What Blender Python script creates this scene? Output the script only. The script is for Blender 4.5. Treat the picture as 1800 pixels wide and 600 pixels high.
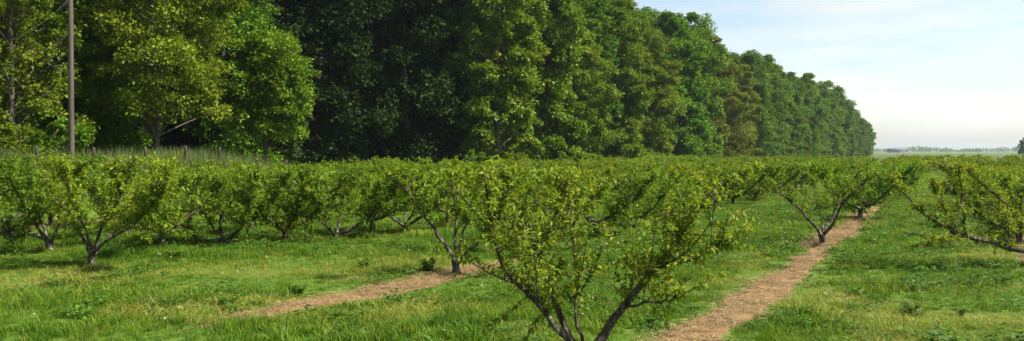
import bpy, math, random
import numpy as np
from math import radians, sin, cos, pi

# ------------------------------------------------------------------ camera, sky, sun, exposure
scene = bpy.context.scene
for o in list(bpy.data.objects):
    bpy.data.objects.remove(o)
COL = scene.collection
CAM_Z = 2.6
F_PX = 1560.0                                   # focal length in pixels of an 1800 px wide picture
cam_d = bpy.data.cameras.new('camera')
cam_d.sensor_width = 36.0
cam_d.lens = 36.0 * F_PX / 1800.0
cam_d.clip_start = 0.1
cam_d.clip_end = 12000
cam = bpy.data.objects.new('camera', cam_d)
COL.objects.link(cam)
cam.location = (0, 0, CAM_Z)
cam.rotation_euler = (radians(90) - math.atan(35 / F_PX), 0, 0)
scene.camera = cam

SUN_AZ, SUN_EL = 97.0, 54.0                     # azimuth from +Y towards +X
world = bpy.data.worlds.new('World')
scene.world = world
world.use_nodes = True
wn, wl = world.node_tree.nodes, world.node_tree.links
wn.clear()
w_out = wn.new('ShaderNodeOutputWorld')
w_bg = wn.new('ShaderNodeBackground')
w_sky = wn.new('ShaderNodeTexSky')
w_sky.sky_type = 'NISHITA'
w_sky.sun_disc = False
w_sky.sun_elevation = radians(SUN_EL)
w_sky.sun_rotation = radians(SUN_AZ)
w_sky.air_density = 1.0
w_sky.dust_density = 1.2
w_sky.ozone_density = 1.0
w_bg.inputs['Strength'].default_value = 0.082
# a thin veil of high cloud, the same all round the sky
w_tc = wn.new('ShaderNodeTexCoord')
w_map = wn.new('ShaderNodeMapping')
w_map.inputs['Scale'].default_value = (1.6, 1.6, 9.0)
w_noise = wn.new('ShaderNodeTexNoise')
w_noise.inputs['Scale'].default_value = 1.7
w_noise.inputs['Detail'].default_value = 5.0
w_noise.inputs['Roughness'].default_value = 0.6
w_ramp = wn.new('ShaderNodeValToRGB')
w_ramp.color_ramp.elements[0].position = 0.38
w_ramp.color_ramp.elements[0].color = (0.12, 0.12, 0.12, 1)
w_ramp.color_ramp.elements[1].position = 0.62
w_ramp.color_ramp.elements[1].color = (0.85, 0.85, 0.85, 1)
w_mix = wn.new('ShaderNodeMix')
w_mix.data_type = 'RGBA'
w_bw = wn.new('ShaderNodeRGBToBW')
w_veil = wn.new('ShaderNodeMix')
w_veil.data_type = 'RGBA'
w_veil.blend_type = 'MULTIPLY'
w_veil.inputs[0].default_value = 1.0
w_veil.inputs[7].default_value = (1.24, 1.27, 1.18, 1)
wl.new(w_sky.outputs['Color'], w_bw.inputs['Color'])
wl.new(w_bw.outputs['Val'], w_veil.inputs[6])
wl.new(w_veil.outputs[2], w_mix.inputs[7])
wl.new(w_tc.outputs['Generated'], w_map.inputs['Vector'])
wl.new(w_map.outputs['Vector'], w_noise.inputs['Vector'])
wl.new(w_noise.outputs['Fac'], w_ramp.inputs['Fac'])
wl.new(w_ramp.outputs['Color'], w_mix.inputs[0])
wl.new(w_sky.outputs['Color'], w_mix.inputs[6])
wl.new(w_mix.outputs[2], w_bg.inputs['Color'])
wl.new(w_bg.outputs['Background'], w_out.inputs['Surface'])

sun_d = bpy.data.lights.new('sun', 'SUN')
sun_d.energy = 5.0
sun_d.angle = radians(0.53)
sun_d.color = (1.0, 0.95, 0.86)
sun = bpy.data.objects.new('sun', sun_d)
COL.objects.link(sun)
sun.location = (60, 40, 80)
sun.rotation_euler = (radians(90 - SUN_EL), 0, radians(180 - SUN_AZ))

vs = scene.view_settings
vs.view_transform = 'Standard'
vs.look = 'None'
vs.exposure = 1.22
vs.gamma = 1.0
vs.use_curve_mapping = False
scene.render.engine = 'CYCLES'
scene.cycles.max_bounces = 7
scene.cycles.diffuse_bounces = 3
scene.cycles.glossy_bounces = 2
scene.cycles.transmission_bounces = 4
scene.cycles.transparent_max_bounces = 4
scene.cycles.volume_bounces = 0

R = np.random.default_rng(20240611)

# ------------------------------------------------------------------ helpers
def put(o, parent=None):
    COL.objects.link(o)
    if parent is not None:
        o.parent = parent
    return o

def tag(o, label=None, category=None, group=None, kind=None):
    if label: o['label'] = label
    if category: o['category'] = category
    if group: o['group'] = group
    if kind: o['kind'] = kind
    return o

def empty(name, loc=(0, 0, 0), rz=0.0):
    o = bpy.data.objects.new(name, None)
    o.empty_display_size = 0.3
    o.location = loc
    o.rotation_euler = (0, 0, rz)
    return put(o)

def mesh_np(name, verts, quads, mat=None, tint=None, smooth=False):
    verts = np.asarray(verts, np.float32); quads = np.asarray(quads, np.int32)
    k = quads.shape[1]
    me = bpy.data.meshes.new(name)
    me.vertices.add(len(verts)); me.vertices.foreach_set('co', verts.ravel())
    me.loops.add(quads.size); me.loops.foreach_set('vertex_index', quads.ravel())
    me.polygons.add(len(quads))
    me.polygons.foreach_set('loop_start', np.arange(0, quads.size, k, dtype=np.int32))
    if smooth:
        me.polygons.foreach_set('use_smooth', np.ones(len(quads), bool))
    if tint is not None:
        a = me.attributes.new('tint', 'FLOAT', 'POINT')
        a.data.foreach_set('value', np.asarray(tint, np.float32))
    me.update(calc_edges=True)
    if mat: me.materials.append(mat)
    return me

def obj(name, me, parent=None):
    return put(bpy.data.objects.new(name, me), parent)

def norm(v):
    return v / np.maximum(np.linalg.norm(v, axis=-1, keepdims=True), 1e-9)

class Tubes:
    """Tapered round branches collected into one mesh."""
    def __init__(self): self.v, self.f, self.n = [], [], 0
    def add(self, path, rad, sides=6, wob=0.0):
        path = np.asarray(path, float); m = len(path)
        rad = np.interp(np.linspace(0, 1, m), np.linspace(0, 1, len(rad)), rad)
        t = norm(np.gradient(path, axis=0))
        ref = np.array([0.31, 0.87, 0.38]); a = norm(np.cross(t, ref)); b = np.cross(t, a)
        ang = np.linspace(0, 2 * pi, sides, endpoint=False)
        ring = a[:, None, :] * np.cos(ang)[None, :, None] + b[:, None, :] * np.sin(ang)[None, :, None]
        rr = rad[:, None] * (1 + wob * R.uniform(-1, 1, (m, sides)))
        vv = path[:, None, :] + ring * rr[:, :, None]
        self.v.append(vv.reshape(-1, 3))
        i = np.arange(m - 1)[:, None] * sides; j = np.arange(sides)[None, :]; j2 = (j + 1) % sides
        q = np.stack([i + j, i + j2, i + sides + j2, i + sides + j], -1).reshape(-1, 4) + self.n
        self.f.append(q); self.n += m * sides
        tip = self.n - sides                                            # close the end
        if sides >= 4:
            cap = [[tip, tip + k, tip + k + 1, tip + min(k + 2, sides - 1)] for k in range(1, sides - 2, 2)]
            if sides == 4: cap = [[tip, tip + 1, tip + 2, tip + 3]]
            self.f.append(np.array([c for c in cap if len(set(c)) == 4], int).reshape(-1, 4))
    def build(self, name, mat):
        return mesh_np(name, np.concatenate(self.v), np.concatenate(self.f), mat, smooth=True)

def curve(pts, n):
    """Smooth path through the points (Catmull-Rom)."""
    p = np.asarray(pts, float)
    p = np.vstack([2 * p[0] - p[1], p, 2 * p[-1] - p[-2]])
    out = []
    segs = len(p) - 3
    for u in np.linspace(0, segs - 1e-6, n):
        i = int(u); f = u - i
        a, b, c, d = p[i:i + 4]
        out.append(0.5 * (2 * b + (c - a) * f + (2 * a - 5 * b + 4 * c - d) * f * f + (3 * b - a - 3 * c + d) * f ** 3))
    return np.array(out)

def leaf_arrays(P, D, N, L, W, fold=0.18):
    """Four-cornered folded leaves growing from P along D."""
    D = norm(D); S = norm(np.cross(D, N)); N = np.cross(S, D)
    L = L[:, None]; W = W[:, None]
    mid = P + D * L * 0.45
    v = np.stack([P, mid + S * W * 0.5 + N * W * fold, P + D * L - N * L * 0.10, mid - S * W * 0.5 + N * W * fold], 1)
    f = np.arange(len(P) * 4).reshape(-1, 4)
    return v.reshape(-1, 3), f

def curled_leaves(P, D, N, L, W):
    """Near leaves: pointed blades of three faces that arch over towards the tip."""
    D = norm(D); S = norm(np.cross(D, N)); N = np.cross(S, D)
    L = L[:, None]; W = W[:, None]; c = np.random.default_rng(9).uniform(0.0, 0.45, (len(P), 1))
    def at(u, w, side): return P + D * L * u * (1 - 0.15 * c) - N * L * c * u * u + S * W * w * side + N * W * 0.25 * w
    v = np.stack([at(0, .08, 1), at(0, .08, -1), at(.3, .5, 1), at(.3, .5, -1), at(.65, .42, 1), at(.65, .42, -1), at(1, .03, 1), at(1, .03, -1)], 1)
    k = np.arange(len(P))[:, None] * 8
    return v.reshape(-1, 3), np.concatenate([k + np.array(q) for q in ([0, 1, 3, 2], [2, 3, 5, 4], [4, 5, 7, 6])])

# value noise used for the lie of the land
_g = np.random.default_rng(7).uniform(-1, 1, (64, 64))
def vnoise(x, y, s):
    x = np.asarray(x, float) / s; y = np.asarray(y, float) / s
    i = np.floor(x).astype(int); j = np.floor(y).astype(int)
    fx = x - i; fy = y - j
    fx = fx * fx * (3 - 2 * fx); fy = fy * fy * (3 - 2 * fy)
    g = lambda a, b: _g[a % 64, b % 64]
    return (g(i, j) * (1 - fx) + g(i + 1, j) * fx) * (1 - fy) + (g(i, j + 1) * (1 - fx) + g(i + 1, j + 1) * fx) * fy

SL = 0.494                                       # the rows run along (SL, 1)
U = np.array([0.443, 0.8965]); NRM = np.array([0.8965, -0.443])
def row_x(k, y):                                 # centre line of row k: 1 = the row with the long bare strip, 2 further left ...
    y = np.asarray(y, float)
    if k == 1: return 2.7 + (y - 12.5) * SL
    if k <= 0: return 2.7 + (y - 12.5) * SL + 5.6 + (-k) * 6.6
    return -1.25 + (y - 18.4) * SL - 0.14 * np.maximum(0, 18.4 - y) * (k == 2) - 6.9 * (k - 2)
def sstep(a, b, x):
    t = np.clip((np.asarray(x, float) - a) / (b - a), 0, 1); return t * t * (3 - 2 * t)
def wood_d(x, y):                                # metres in front (+) of the wood's edge
    return (np.asarray(x, float) + 11.9) * NRM[0] + (np.asarray(y, float) - 50) * NRM[1]
def wood_s(x, y):
    return (np.asarray(x, float) + 11.9) * U[0] + (np.asarray(y, float) - 50) * U[1]
def ground_z(x, y):
    near = 1 - sstep(110, 180, np.hypot(x, y))
    z = (0.07 * vnoise(x, y, 6.3) + 0.05 * vnoise(np.asarray(x) + 90, y, 2.6)) * near
    d, s = wood_d(x, y), wood_s(x, y)
    bank = sstep(3.6, 1.4, d) * sstep(2, -9, s) * 1.3
    return z + bank * near

# ------------------------------------------------------------------ materials
def new_mat(name):
    m = bpy.data.materials.new(name); m.use_nodes = True
    n = m.node_tree.nodes; n.clear()
    return m, n, m.node_tree.links

def noise_node(n, l, scale, detail=4, rough=0.6, coord=None):
    t = n.new('ShaderNodeTexNoise'); t.inputs['Scale'].default_value = scale
    t.inputs['Detail'].default_value = detail; t.inputs['Roughness'].default_value = rough
    if coord is not None: l.new(coord, t.inputs['Vector'])
    return t

def ramp_node(n, l, fac, stops):
    r = n.new('ShaderNodeValToRGB'); e = r.color_ramp.elements
    while len(e) < len(stops): e.new(0.5)
    for el, (p, c) in zip(e, stops):
        el.position = p; el.color = (*c, 1)
    l.new(fac, r.inputs['Fac'])
    return r

def leaf_mat(name, stops, trans=0.35, tcol=(1.35, 1.25, 0.45), rough=0.55, spec=0.14, hue_j=0.02, val_j=0.25, patch=None):
    m, n, l = new_mat(name)
    out = n.new('ShaderNodeOutputMaterial')
    at = n.new('ShaderNodeAttribute'); at.attribute_name = 'tint'
    fac = at.outputs['Fac']
    if patch:                                    # slow drift of the colour from place to place
        gm = n.new('ShaderNodeNewGeometry')
        nz = noise_node(n, l, patch[0], 3, 0.6, gm.outputs['Position'])
        ma = n.new('ShaderNodeMath'); ma.operation = 'MULTIPLY_ADD'
        l.new(nz.outputs['Fac'], ma.inputs[0]); ma.inputs[1].default_value = patch[1]
        l.new(fac, ma.inputs[2])
        mb = n.new('ShaderNodeMath'); mb.operation = 'SUBTRACT'; mb.use_clamp = True
        l.new(ma.outputs[0], mb.inputs[0]); mb.inputs[1].default_value = patch[1] * 0.58
        fac = mb.outputs[0]
    cr = ramp_node(n, l, fac, stops)
    oi = n.new('ShaderNodeObjectInfo')
    hs = n.new('ShaderNodeHueSaturation')
    mh = n.new('ShaderNodeMapRange'); mh.inputs['To Min'].default_value = 0.5 - hue_j; mh.inputs['To Max'].default_value = 0.5 + hue_j
    mv = n.new('ShaderNodeMapRange'); mv.inputs['To Min'].default_value = 1 - val_j; mv.inputs['To Max'].default_value = 1 + val_j
    wn_ = n.new('ShaderNodeTexWhiteNoise'); wn_.noise_dimensions = '1D'
    l.new(oi.outputs['Random'], wn_.inputs['W'])
    l.new(oi.outputs['Random'], mh.inputs['Value']); l.new(wn_.outputs['Value'], mv.inputs['Value'])
    l.new(mh.outputs[0], hs.inputs['Hue']); l.new(mv.outputs[0], hs.inputs['Value'])
    l.new(cr.outputs['Color'], hs.inputs['Color'])
    p = n.new('ShaderNodeBsdfPrincipled')
    p.inputs['Roughness'].default_value = rough
    p.inputs['Specular IOR Level'].default_value = spec
    l.new(hs.outputs['Color'], p.inputs['Base Color'])
    tr = n.new('ShaderNodeBsdfTranslucent')
    mc = n.new('ShaderNodeMix'); mc.data_type = 'RGBA'; mc.blend_type = 'MULTIPLY'; mc.inputs[0].default_value = 1
    mc.inputs[7].default_value = (*tcol, 1)
    l.new(hs.outputs['Color'], mc.inputs[6]); l.new(mc.outputs[2], tr.inputs['Color'])
    mx = n.new('ShaderNodeMixShader'); mx.inputs[0].default_value = trans
    l.new(p.outputs[0], mx.inputs[1]); l.new(tr.outputs[0], mx.inputs[2])
    l.new(mx.outputs[0], out.inputs['Surface'])
    return m

def bark_mat(name, stops, scale=9.0, stretch=0.25, bump=0.6):
    m, n, l = new_mat(name)
    out = n.new('ShaderNodeOutputMaterial'); p = n.new('ShaderNodeBsdfPrincipled')
    tc = n.new('ShaderNodeTexCoord'); mp = n.new('ShaderNodeMapping')
    mp.inputs['Scale'].default_value = (1, 1, stretch)
    l.new(tc.outputs['Object'], mp.inputs['Vector'])
    nz = noise_node(n, l, scale, 6, 0.7, mp.outputs['Vector'])
    cr = ramp_node(n, l, nz.outputs['Fac'], stops)
    l.new(cr.outputs['Color'], p.inputs['Base Color'])
    p.inputs['Roughness'].default_value = 0.9; p.inputs['Specular IOR Level'].default_value = 0.2
    b = n.new('ShaderNodeBump'); b.inputs['Strength'].default_value = bump; b.inputs['Distance'].default_value = 0.02
    l.new(nz.outputs['Fac'], b.inputs['Height']); l.new(b.outputs[0], p.inputs['Normal'])
    l.new(p.outputs[0], out.inputs['Surface'])
    return m

def soil_mat(name, layers, bump=0.8, dist=0.05, rough=0.95):
    """Ground: two scales of noise, each with its own colour ramp, multiplied together."""
    m, n, l = new_mat(name)
    out = n.new('ShaderNodeOutputMaterial'); p = n.new('ShaderNodeBsdfPrincipled')
    gm = n.new('ShaderNodeNewGeometry')
    prev = None; h = None
    for sc_, stops in layers:
        nz = noise_node(n, l, sc_, 6, 0.65, gm.outputs['Position'])
        cr = ramp_node(n, l, nz.outputs['Fac'], stops)
        if prev is None: prev = cr.outputs['Color']
        else:
            mc = n.new('ShaderNodeMix'); mc.data_type = 'RGBA'; mc.blend_type = 'MULTIPLY'; mc.inputs[0].default_value = 1
            l.new(prev, mc.inputs[6]); l.new(cr.outputs['Color'], mc.inputs[7]); prev = mc.outputs[2]
        h = nz
    l.new(prev, p.inputs['Base Color'])
    p.inputs['Roughness'].default_value = rough; p.inputs['Specular IOR Level'].default_value = 0.15
    b = n.new('ShaderNodeBump'); b.inputs['Strength'].default_value = bump; b.inputs['Distance'].default_value = dist
    l.new(h.outputs['Fac'], b.inputs['Height']); l.new(b.outputs[0], p.inputs['Normal'])
    l.new(p.outputs[0], out.inputs['Surface'])
    return m

M = {}
M['ground'] = soil_mat('meadow_ground', [(0.35, [(0.3, (0.05, 0.105, 0.007)), (0.5, (0.07, 0.13, 0.010)), (0.72, (0.13, 0.14, 0.026))]),
                                         (9.0, [(0.25, (0.45, 0.45, 0.45)), (0.75, (1.15, 1.15, 1.1))])])
M['soil'] = soil_mat('straw_covered_soil', [(1.3, [(0.32, (0.09, 0.055, 0.025)), (0.47, (0.24, 0.152, 0.066)), (0.62, (0.29, 0.19, 0.084)), (0.8, (0.36, 0.25, 0.115))]),
                                            (24.0, [(0.3, (0.5, 0.47, 0.44)), (0.6, (1.0, 1.0, 1.0)), (0.8, (1.15, 1.12, 1.0))])], 1.0, 0.06)
M['field'] = soil_mat('crop_field', [(0.02, [(0.3, (0.055, 0.09, 0.016)), (0.7, (0.08, 0.105, 0.025))]), (0.6, [(0.3, (0.8, 0.8, 0.8)), (0.7, (1.1, 1.1, 1.1))])])
M['fallow'] = soil_mat('fallow_field', [(0.01, [(0.3, (0.075, 0.10, 0.04)), (0.7, (0.10, 0.11, 0.055))])])
M['grass'] = leaf_mat('grass_blades', [(0.0, (0.032, 0.092, 0.004)), (0.35, (0.076, 0.165, 0.007)), (0.6, (0.14, 0.205, 0.013)), (0.8, (0.24, 0.23, 0.045)), (1.0, (0.36, 0.28, 0.10))],
                      trans=0.35, hue_j=0.015, val_j=0.25, patch=(0.45, 1.1))
M['reed'] = leaf_mat('tall_grass_blades', [(0.0, (0.06, 0.11, 0.025)), (0.6, (0.12, 0.17, 0.05)), (1.0, (0.26, 0.25, 0.12))], trans=0.35, val_j=0.2)
M['peach'] = leaf_mat('peach_leaves', [(0.0, (0.036, 0.082, 0.005)), (0.5, (0.105, 0.175, 0.009)), (0.85, (0.185, 0.245, 0.016)), (1.0, (0.28, 0.29, 0.04))],
                      trans=0.40, rough=0.55, spec=0.10, val_j=0.18)
M['weed'] = leaf_mat('weed_leaves', [(0.0, (0.03, 0.075, 0.008)), (1.0, (0.08, 0.15, 0.016))], trans=0.3)
M['straw'] = leaf_mat('straw_bits', [(0.0, (0.09, 0.055, 0.026)), (0.6, (0.24, 0.16, 0.07)), (1.0, (0.37, 0.27, 0.13))], trans=0.1, tcol=(1, 1, 1), hue_j=0.01)
M['petal'] = leaf_mat('clover_petals', [(0.0, (0.75, 0.75, 0.70)), (1.0, (0.8, 0.8, 0.78))], trans=0.2, tcol=(1, 1, 1), hue_j=0.0, val_j=0.05)
W = {
 'dark':   leaf_mat('dark_broadleaf_foliage',   [(0, (0.030, 0.074, 0.005)), (0.6, (0.072, 0.145, 0.008)), (1, (0.130, 0.205, 0.014))], trans=0.24, val_j=0.12, hue_j=0.012, spec=0.10),
 'shade':  leaf_mat('shade_darkened_foliage', [(0, (0.010, 0.021, 0.004)), (0.6, (0.020, 0.038, 0.006)), (1, (0.060, 0.095, 0.014))], trans=0.12, spec=0.05, val_j=0.12, hue_j=0.012),  # dark foliage, colour lowered further to carry the shade of the hollow
 'green':  leaf_mat('mid_green_foliage',        [(0, (0.040, 0.095, 0.005)), (0.6, (0.095, 0.178, 0.009)), (1, (0.155, 0.235, 0.016))], trans=0.24, val_j=0.15, hue_j=0.012, spec=0.10),
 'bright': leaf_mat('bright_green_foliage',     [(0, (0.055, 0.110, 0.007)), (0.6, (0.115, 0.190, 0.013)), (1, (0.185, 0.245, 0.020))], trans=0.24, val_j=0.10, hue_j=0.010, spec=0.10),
 'olive':  leaf_mat('olive_spring_foliage',     [(0, (0.052, 0.092, 0.005)), (0.6, (0.118, 0.170, 0.008)), (1, (0.180, 0.230, 0.014))], trans=0.26, spec=0.10, tcol=(1.2, 1.1, 0.5), val_j=0.12, hue_j=0.010),
 'brown':  leaf_mat('brown_tinged_foliage',     [(0, (0.062, 0.085, 0.006)), (0.6, (0.126, 0.155, 0.010)), (1, (0.185, 0.205, 0.018))], trans=0.26, spec=0.10, tcol=(1.2, 1.05, 0.5), val_j=0.10, hue_j=0.008),
}
M['peach_bark'] = bark_mat('peach_bark', [(0.35, (0.018, 0.013, 0.009)), (0.52, (0.055, 0.044, 0.032)), (0.68, (0.30, 0.26, 0.20))], 14.0, 0.4)
M['wood_bark'] = bark_mat('forest_bark', [(0.3, (0.035, 0.028, 0.022)), (0.7, (0.11, 0.09, 0.07))], 6.0, 0.2)
M['pole_wood'] = bark_mat('weathered_pole_wood', [(0.3, (0.045, 0.038, 0.03)), (0.7, (0.13, 0.112, 0.092))], 8.0, 0.06)
M['post_wood'] = bark_mat('old_post_wood', [(0.3, (0.022, 0.018, 0.014)), (0.7, (0.06, 0.05, 0.04))], 8.0, 0.08)
M['wire'] = bark_mat('rusty_wire', [(0.3, (0.10, 0.08, 0.06)), (0.7, (0.2, 0.17, 0.14))])
M['shed'] = bark_mat('shed_cladding', [(0.3, (0.13, 0.14, 0.17)), (0.7, (0.17, 0.18, 0.21))], 1.0, 1.0, 0.0)
M['shed_roof'] = bark_mat('shed_roofing', [(0.3, (0.09, 0.095, 0.12)), (0.7, (0.12, 0.125, 0.15))], 1.0, 1.0, 0.0)

# ------------------------------------------------------------------ ground, fields, bare strips
def axis(lo, hi, step, far):
    a = np.arange(lo, hi + step, step)
    g = np.geomspace(step * 2, far, 26)
    return np.concatenate([lo - g[::-1], a, hi + g])
gx, gy = axis(-55, 90, 0.8, 3800), axis(-6, 150, 0.8, 3800)
XX, YY = np.meshgrid(gx, gy)
ZZ = ground_z(XX, YY)
nx, ny = len(gx), len(gy)
ii = (np.arange(ny - 1)[:, None] * nx + np.arange(nx - 1)[None, :]).ravel()
tag(obj('ground', mesh_np('ground', np.stack([XX, YY, ZZ], -1).reshape(-1, 3), np.stack([ii, ii + 1, ii + nx + 1, ii + nx], -1), M['ground'], smooth=True)), kind='structure')

def sheet(name, corners, z, mat):
    me = mesh_np(name, [(x, y, z) for x, y in corners], [[0, 1, 2, 3]], mat)
    return tag(obj(name, me), kind='structure')
sheet('crop_field', [(-40, 190), (500, 190), (900, 640), (60, 640)], 0.10, M['field'])
sheet('fallow_field', [(-60, 640.5), (1100, 640.5), (2300, 1500), (-100, 1500)], 0.12, M['fallow'])

def strip_half(k, y):
    """half width of the bare strip under row k at depth y (0 where the grass has closed over it)."""
    y = np.asarray(y, float)
    w = 0.44 + 0.16 * vnoise(y * 1.0, y * 0 + k * 13.7, 1.9) + 0.11 * vnoise(y, y * 0 + k * 5.1 + 40, 0.55)
    if k == 1: w = w * sstep(3, 6, y) * (1 - 0.95 * sstep(36, 48, y))
    if k == 2: w = (w + 0.06) * sstep(12.8, 14.8, y) * sstep(21.4, 19.0, y)
    if k == 5: w = w * 1.5 * sstep(40, 34, y)
    if k == 0: w = w * 0.7 + 0.35 * vnoise(y, y * 0 + k * 3.3, 3.0)
    return np.maximum(w, 0.02)
STRIPS = {0: (14, 70), 1: (3, 52), 2: (12.8, 21.5), 5: (20, 44)}
for k, (y0, y1) in STRIPS.items():
    ys = np.arange(y0, y1, 0.16)
    cx = row_x(k, ys); hw = strip_half(k, ys)
    off = 0.12 * vnoise(ys, ys * 0 + 77 + k, 1.4)
    prof = np.array([-1, -0.8, -0.35, 0.0, 0.35, 0.8, 1])
    hgt = np.array([-0.05, 0.006, 0.016, 0.02, 0.016, 0.006, -0.05])
    jit = 0.07 * R.uniform(-1, 1, (len(ys), 7)) * np.array([1, .6, .3, .2, .3, .6, 1])
    w = off[:, None] + (hw[:, None] + jit) * prof[None, :]
    X = cx[:, None] + w * NRM[0]; Y = ys[:, None] + w * NRM[1]
    Z = ground_z(X, Y) + hgt[None, :] * np.minimum(1, hw[:, None] / 0.3) + 0.018 * R.uniform(0, 1, X.shape) * (np.abs(prof) < 0.9)
    i = (np.arange(len(ys) - 1)[:, None] * 7 + np.arange(6)[None, :]).ravel()
    tag(obj('bare_soil_strip', mesh_np('bare_soil_strip', np.stack([X, Y, Z], -1).reshape(-1, 3), np.stack([i, i + 1, i + 8, i + 7], -1), M['soil'], smooth=True)), kind='structure')

# ------------------------------------------------------------------ peach trees
def P3(px, py, Y):
    """a point at depth Y from its place in the picture (used once to lay out the near trees)."""
    return np.array([(px - 900) / F_PX * Y, Y, CAM_Z - (py - 265) / F_PX * Y])

def peach_meshes(limbs, crotch, base, seed, shoots, leaf_len, leaf_wid, step, trunk_r, bare=0.28, side=True, shoot_len=(0.25, 0.75), tmax=9, up=0.75, curl=False):
    """limbs: [(points, base radius)] in the tree's own frame. Returns trunk, [limb], foliage meshes."""
    rg = np.random.default_rng(seed)
    tb = Tubes()
    base = np.asarray(base, float); crotch = np.asarray(crotch, float)
    tb.add(curve([base + (0, 0, -0.12), base + (0, 0, 0.02), base * 0.5 + crotch * 0.5 + rg.normal(0, 0.012, 3), crotch, crotch + (0, 0, 0.05)], 9),
           [trunk_r * 1.55, trunk_r * 1.15, trunk_r, trunk_r * 1.05, trunk_r * 0.7], 9, 0.08)
    trunk = tb.build('peach_trunk', M['peach_bark'])
    limb_me, LP, LD, LN, LL, LT = [], [], [], [], [], []
    def leaves_along(path, first=0.08, st=step, size=1.0):
        seg = np.linalg.norm(np.diff(path, axis=0), axis=1); cum = np.concatenate([[0], np.cumsum(seg)]); tot = cum[-1]
        n = max(3, int(tot * (1 - first) / st))
        q = np.sort(rg.uniform(first * tot, tot, n))
        pos = np.stack([np.interp(q, cum, path[:, c]) for c in range(3)], 1)
        tan = norm(np.stack([np.interp(q, cum, np.gradient(path[:, c])) for c in range(3)], 1))
        ang = np.arange(n) * 2.4 + rg.uniform(0, 6.28) + rg.normal(0, 0.4, n)
        ref = np.array([0.2, 0.3, 0.93]); a = norm(np.cross(tan, ref)); b = np.cross(tan, a)
        out = a * np.cos(ang)[:, None] + b * np.sin(ang)[:, None]
        d = out * 0.85 + tan * 0.55 + rg.normal(0, 0.22, (n, 3)); d[:, 2] -= rg.uniform(0.0, 0.45, n)
        nn = norm(np.array([0, 0, 1.0]) + rg.normal(0, 0.55, (n, 3)))
        LP.append(pos); LD.append(d); LN.append(nn); LL.append(leaf_len * size * rg.uniform(0.55, 1.15, n))
        LT.append(np.clip(rg.beta(2.2, 2.6) * 0.55 + rg.uniform(0, 0.45, n) + 0.12 * (q / tot) ** 3, 0, 1))
    for li, (pts, r0) in enumerate(limbs):
        t = Tubes()
        path = curve(pts, 14)
        path[1:-1] += rg.normal(0, 0.014, path[1:-1].shape)
        t.add(path, [r0, r0 * 0.8, r0 * 0.6, r0 * 0.32, 0.008], 7, 0.10)
        seg = np.linalg.norm(np.diff(path, axis=0), axis=1); cum = np.concatenate([[0], np.cumsum(seg)]); tot = cum[-1]
        def at(u): return np.array([np.interp(u * tot, cum, path[:, c]) for c in range(3)])
        def tangent(u): return norm(at(min(1, u + 0.03)) - at(max(0, u - 0.03)))
        rails = [(path, bare, 1.0)]
        if side:                                 # side branches that carry most of the shoots
            for q in range(max(2, int(tot / 0.42))):
                u = rg.uniform(bare * 0.85, 0.92); p0 = at(u); tn = tangent(u)
                d = norm(tn * 0.55 + norm(rg.normal(0, 1, 3)) * 0.85 + np.array([0, 0, 0.25]))
                ln = rg.uniform(0.35, 0.85) * (1.1 - 0.4 * u)
                p1 = p0 + d * ln * 0.55; p2 = p0 + d * ln + np.array([0, 0, rg.uniform(-0.05, 0.22)])
                for p in (p1, p2): p[2] = min(max(p[2], 0.35), tmax - 0.15)
                sp = curve([p0, p1, p2], 7)
                t.add(sp, [r0 * 0.34, r0 * 0.22, 0.005], 5)
                rails.append((sp, 0.12, 0.55))
        wts = np.array([np.linalg.norm(np.diff(rp, axis=0), axis=1).sum() * w_ for rp, b_, w_ in rails]); wts /= wts.sum()
        for q in range(max(4, int(shoots * tot))):
            rp, b_, w_ = rails[rg.choice(len(rails), p=wts)]
            u = rg.uniform(b_, 1.0) * (len(rp) - 1.001); i = int(u); f = u - i
            p0 = rp[i] * (1 - f) + rp[i + 1] * f; tn = norm(rp[i + 1] - rp[i])
            d = norm(tn * 0.55 + rg.normal(0, 0.6, 3) + np.array([0, 0, up]))
            ln = rg.uniform(*shoot_len)
            p1 = p0 + d * ln * 0.5; p2 = p0 + d * ln + np.array([rg.normal(0, 0.05), rg.normal(0, 0.05), rg.uniform(-0.12, 0.05)])
            p1[2] = min(p1[2], tmax - 0.06); p2[2] = min(max(p2[2], 0.22), tmax + rg.uniform(-0.20, 0.10) + (0.25 if rg.uniform() < 0.06 else 0))
            sp = curve([p0, p1, p2], 5)
            t.add(sp, [0.006, 0.0035, 0.002], 4)
            leaves_along(sp)
        leaves_along(path[int(len(path) * 0.75):], 0.0)
        limb_me.append(t.build('peach_limb', M['peach_bark']))
    P, D, N, L, T = map(np.concatenate, (LP, LD, LN, LL, LT))
    v, f = (curled_leaves if curl else leaf_arrays)(P, D, N, L, L * leaf_wid)
    fol = mesh_np('peach_foliage', v, f, M['peach'], np.repeat(T, len(v) // len(P)))
    return trunk, limb_me, fol

def place_peach(meshes, loc, rz, label, group=None, scale=1.0):
    trunk, limbs, fol = meshes
    z = float(ground_z(loc[0], loc[1]))
    r = empty('peach_tree', (loc[0], loc[1], z), rz)
    r.scale = (scale, scale, scale)
    tag(r, label, 'tree', group)
    obj('trunk', trunk, r)
    for lm in limbs: obj('limb', lm, r)
    f = obj('foliage', fol, r); f['kind'] = 'stuff'
    return r

def px_limbs(base_px, Y, specs):
    """limbs from picture points: [(px, py, depth offset)] become points in the tree's own frame."""
    b = P3(base_px[0], 265 + CAM_Z * F_PX / Y, Y)
    out = []
    for pts, r0 in specs:
        out.append(([P3(x, y, Y + dy) - np.array([b[0], b[1], 0]) for x, y, dy in pts], r0))
    return (b[0], b[1]), out

HERO = []
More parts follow.
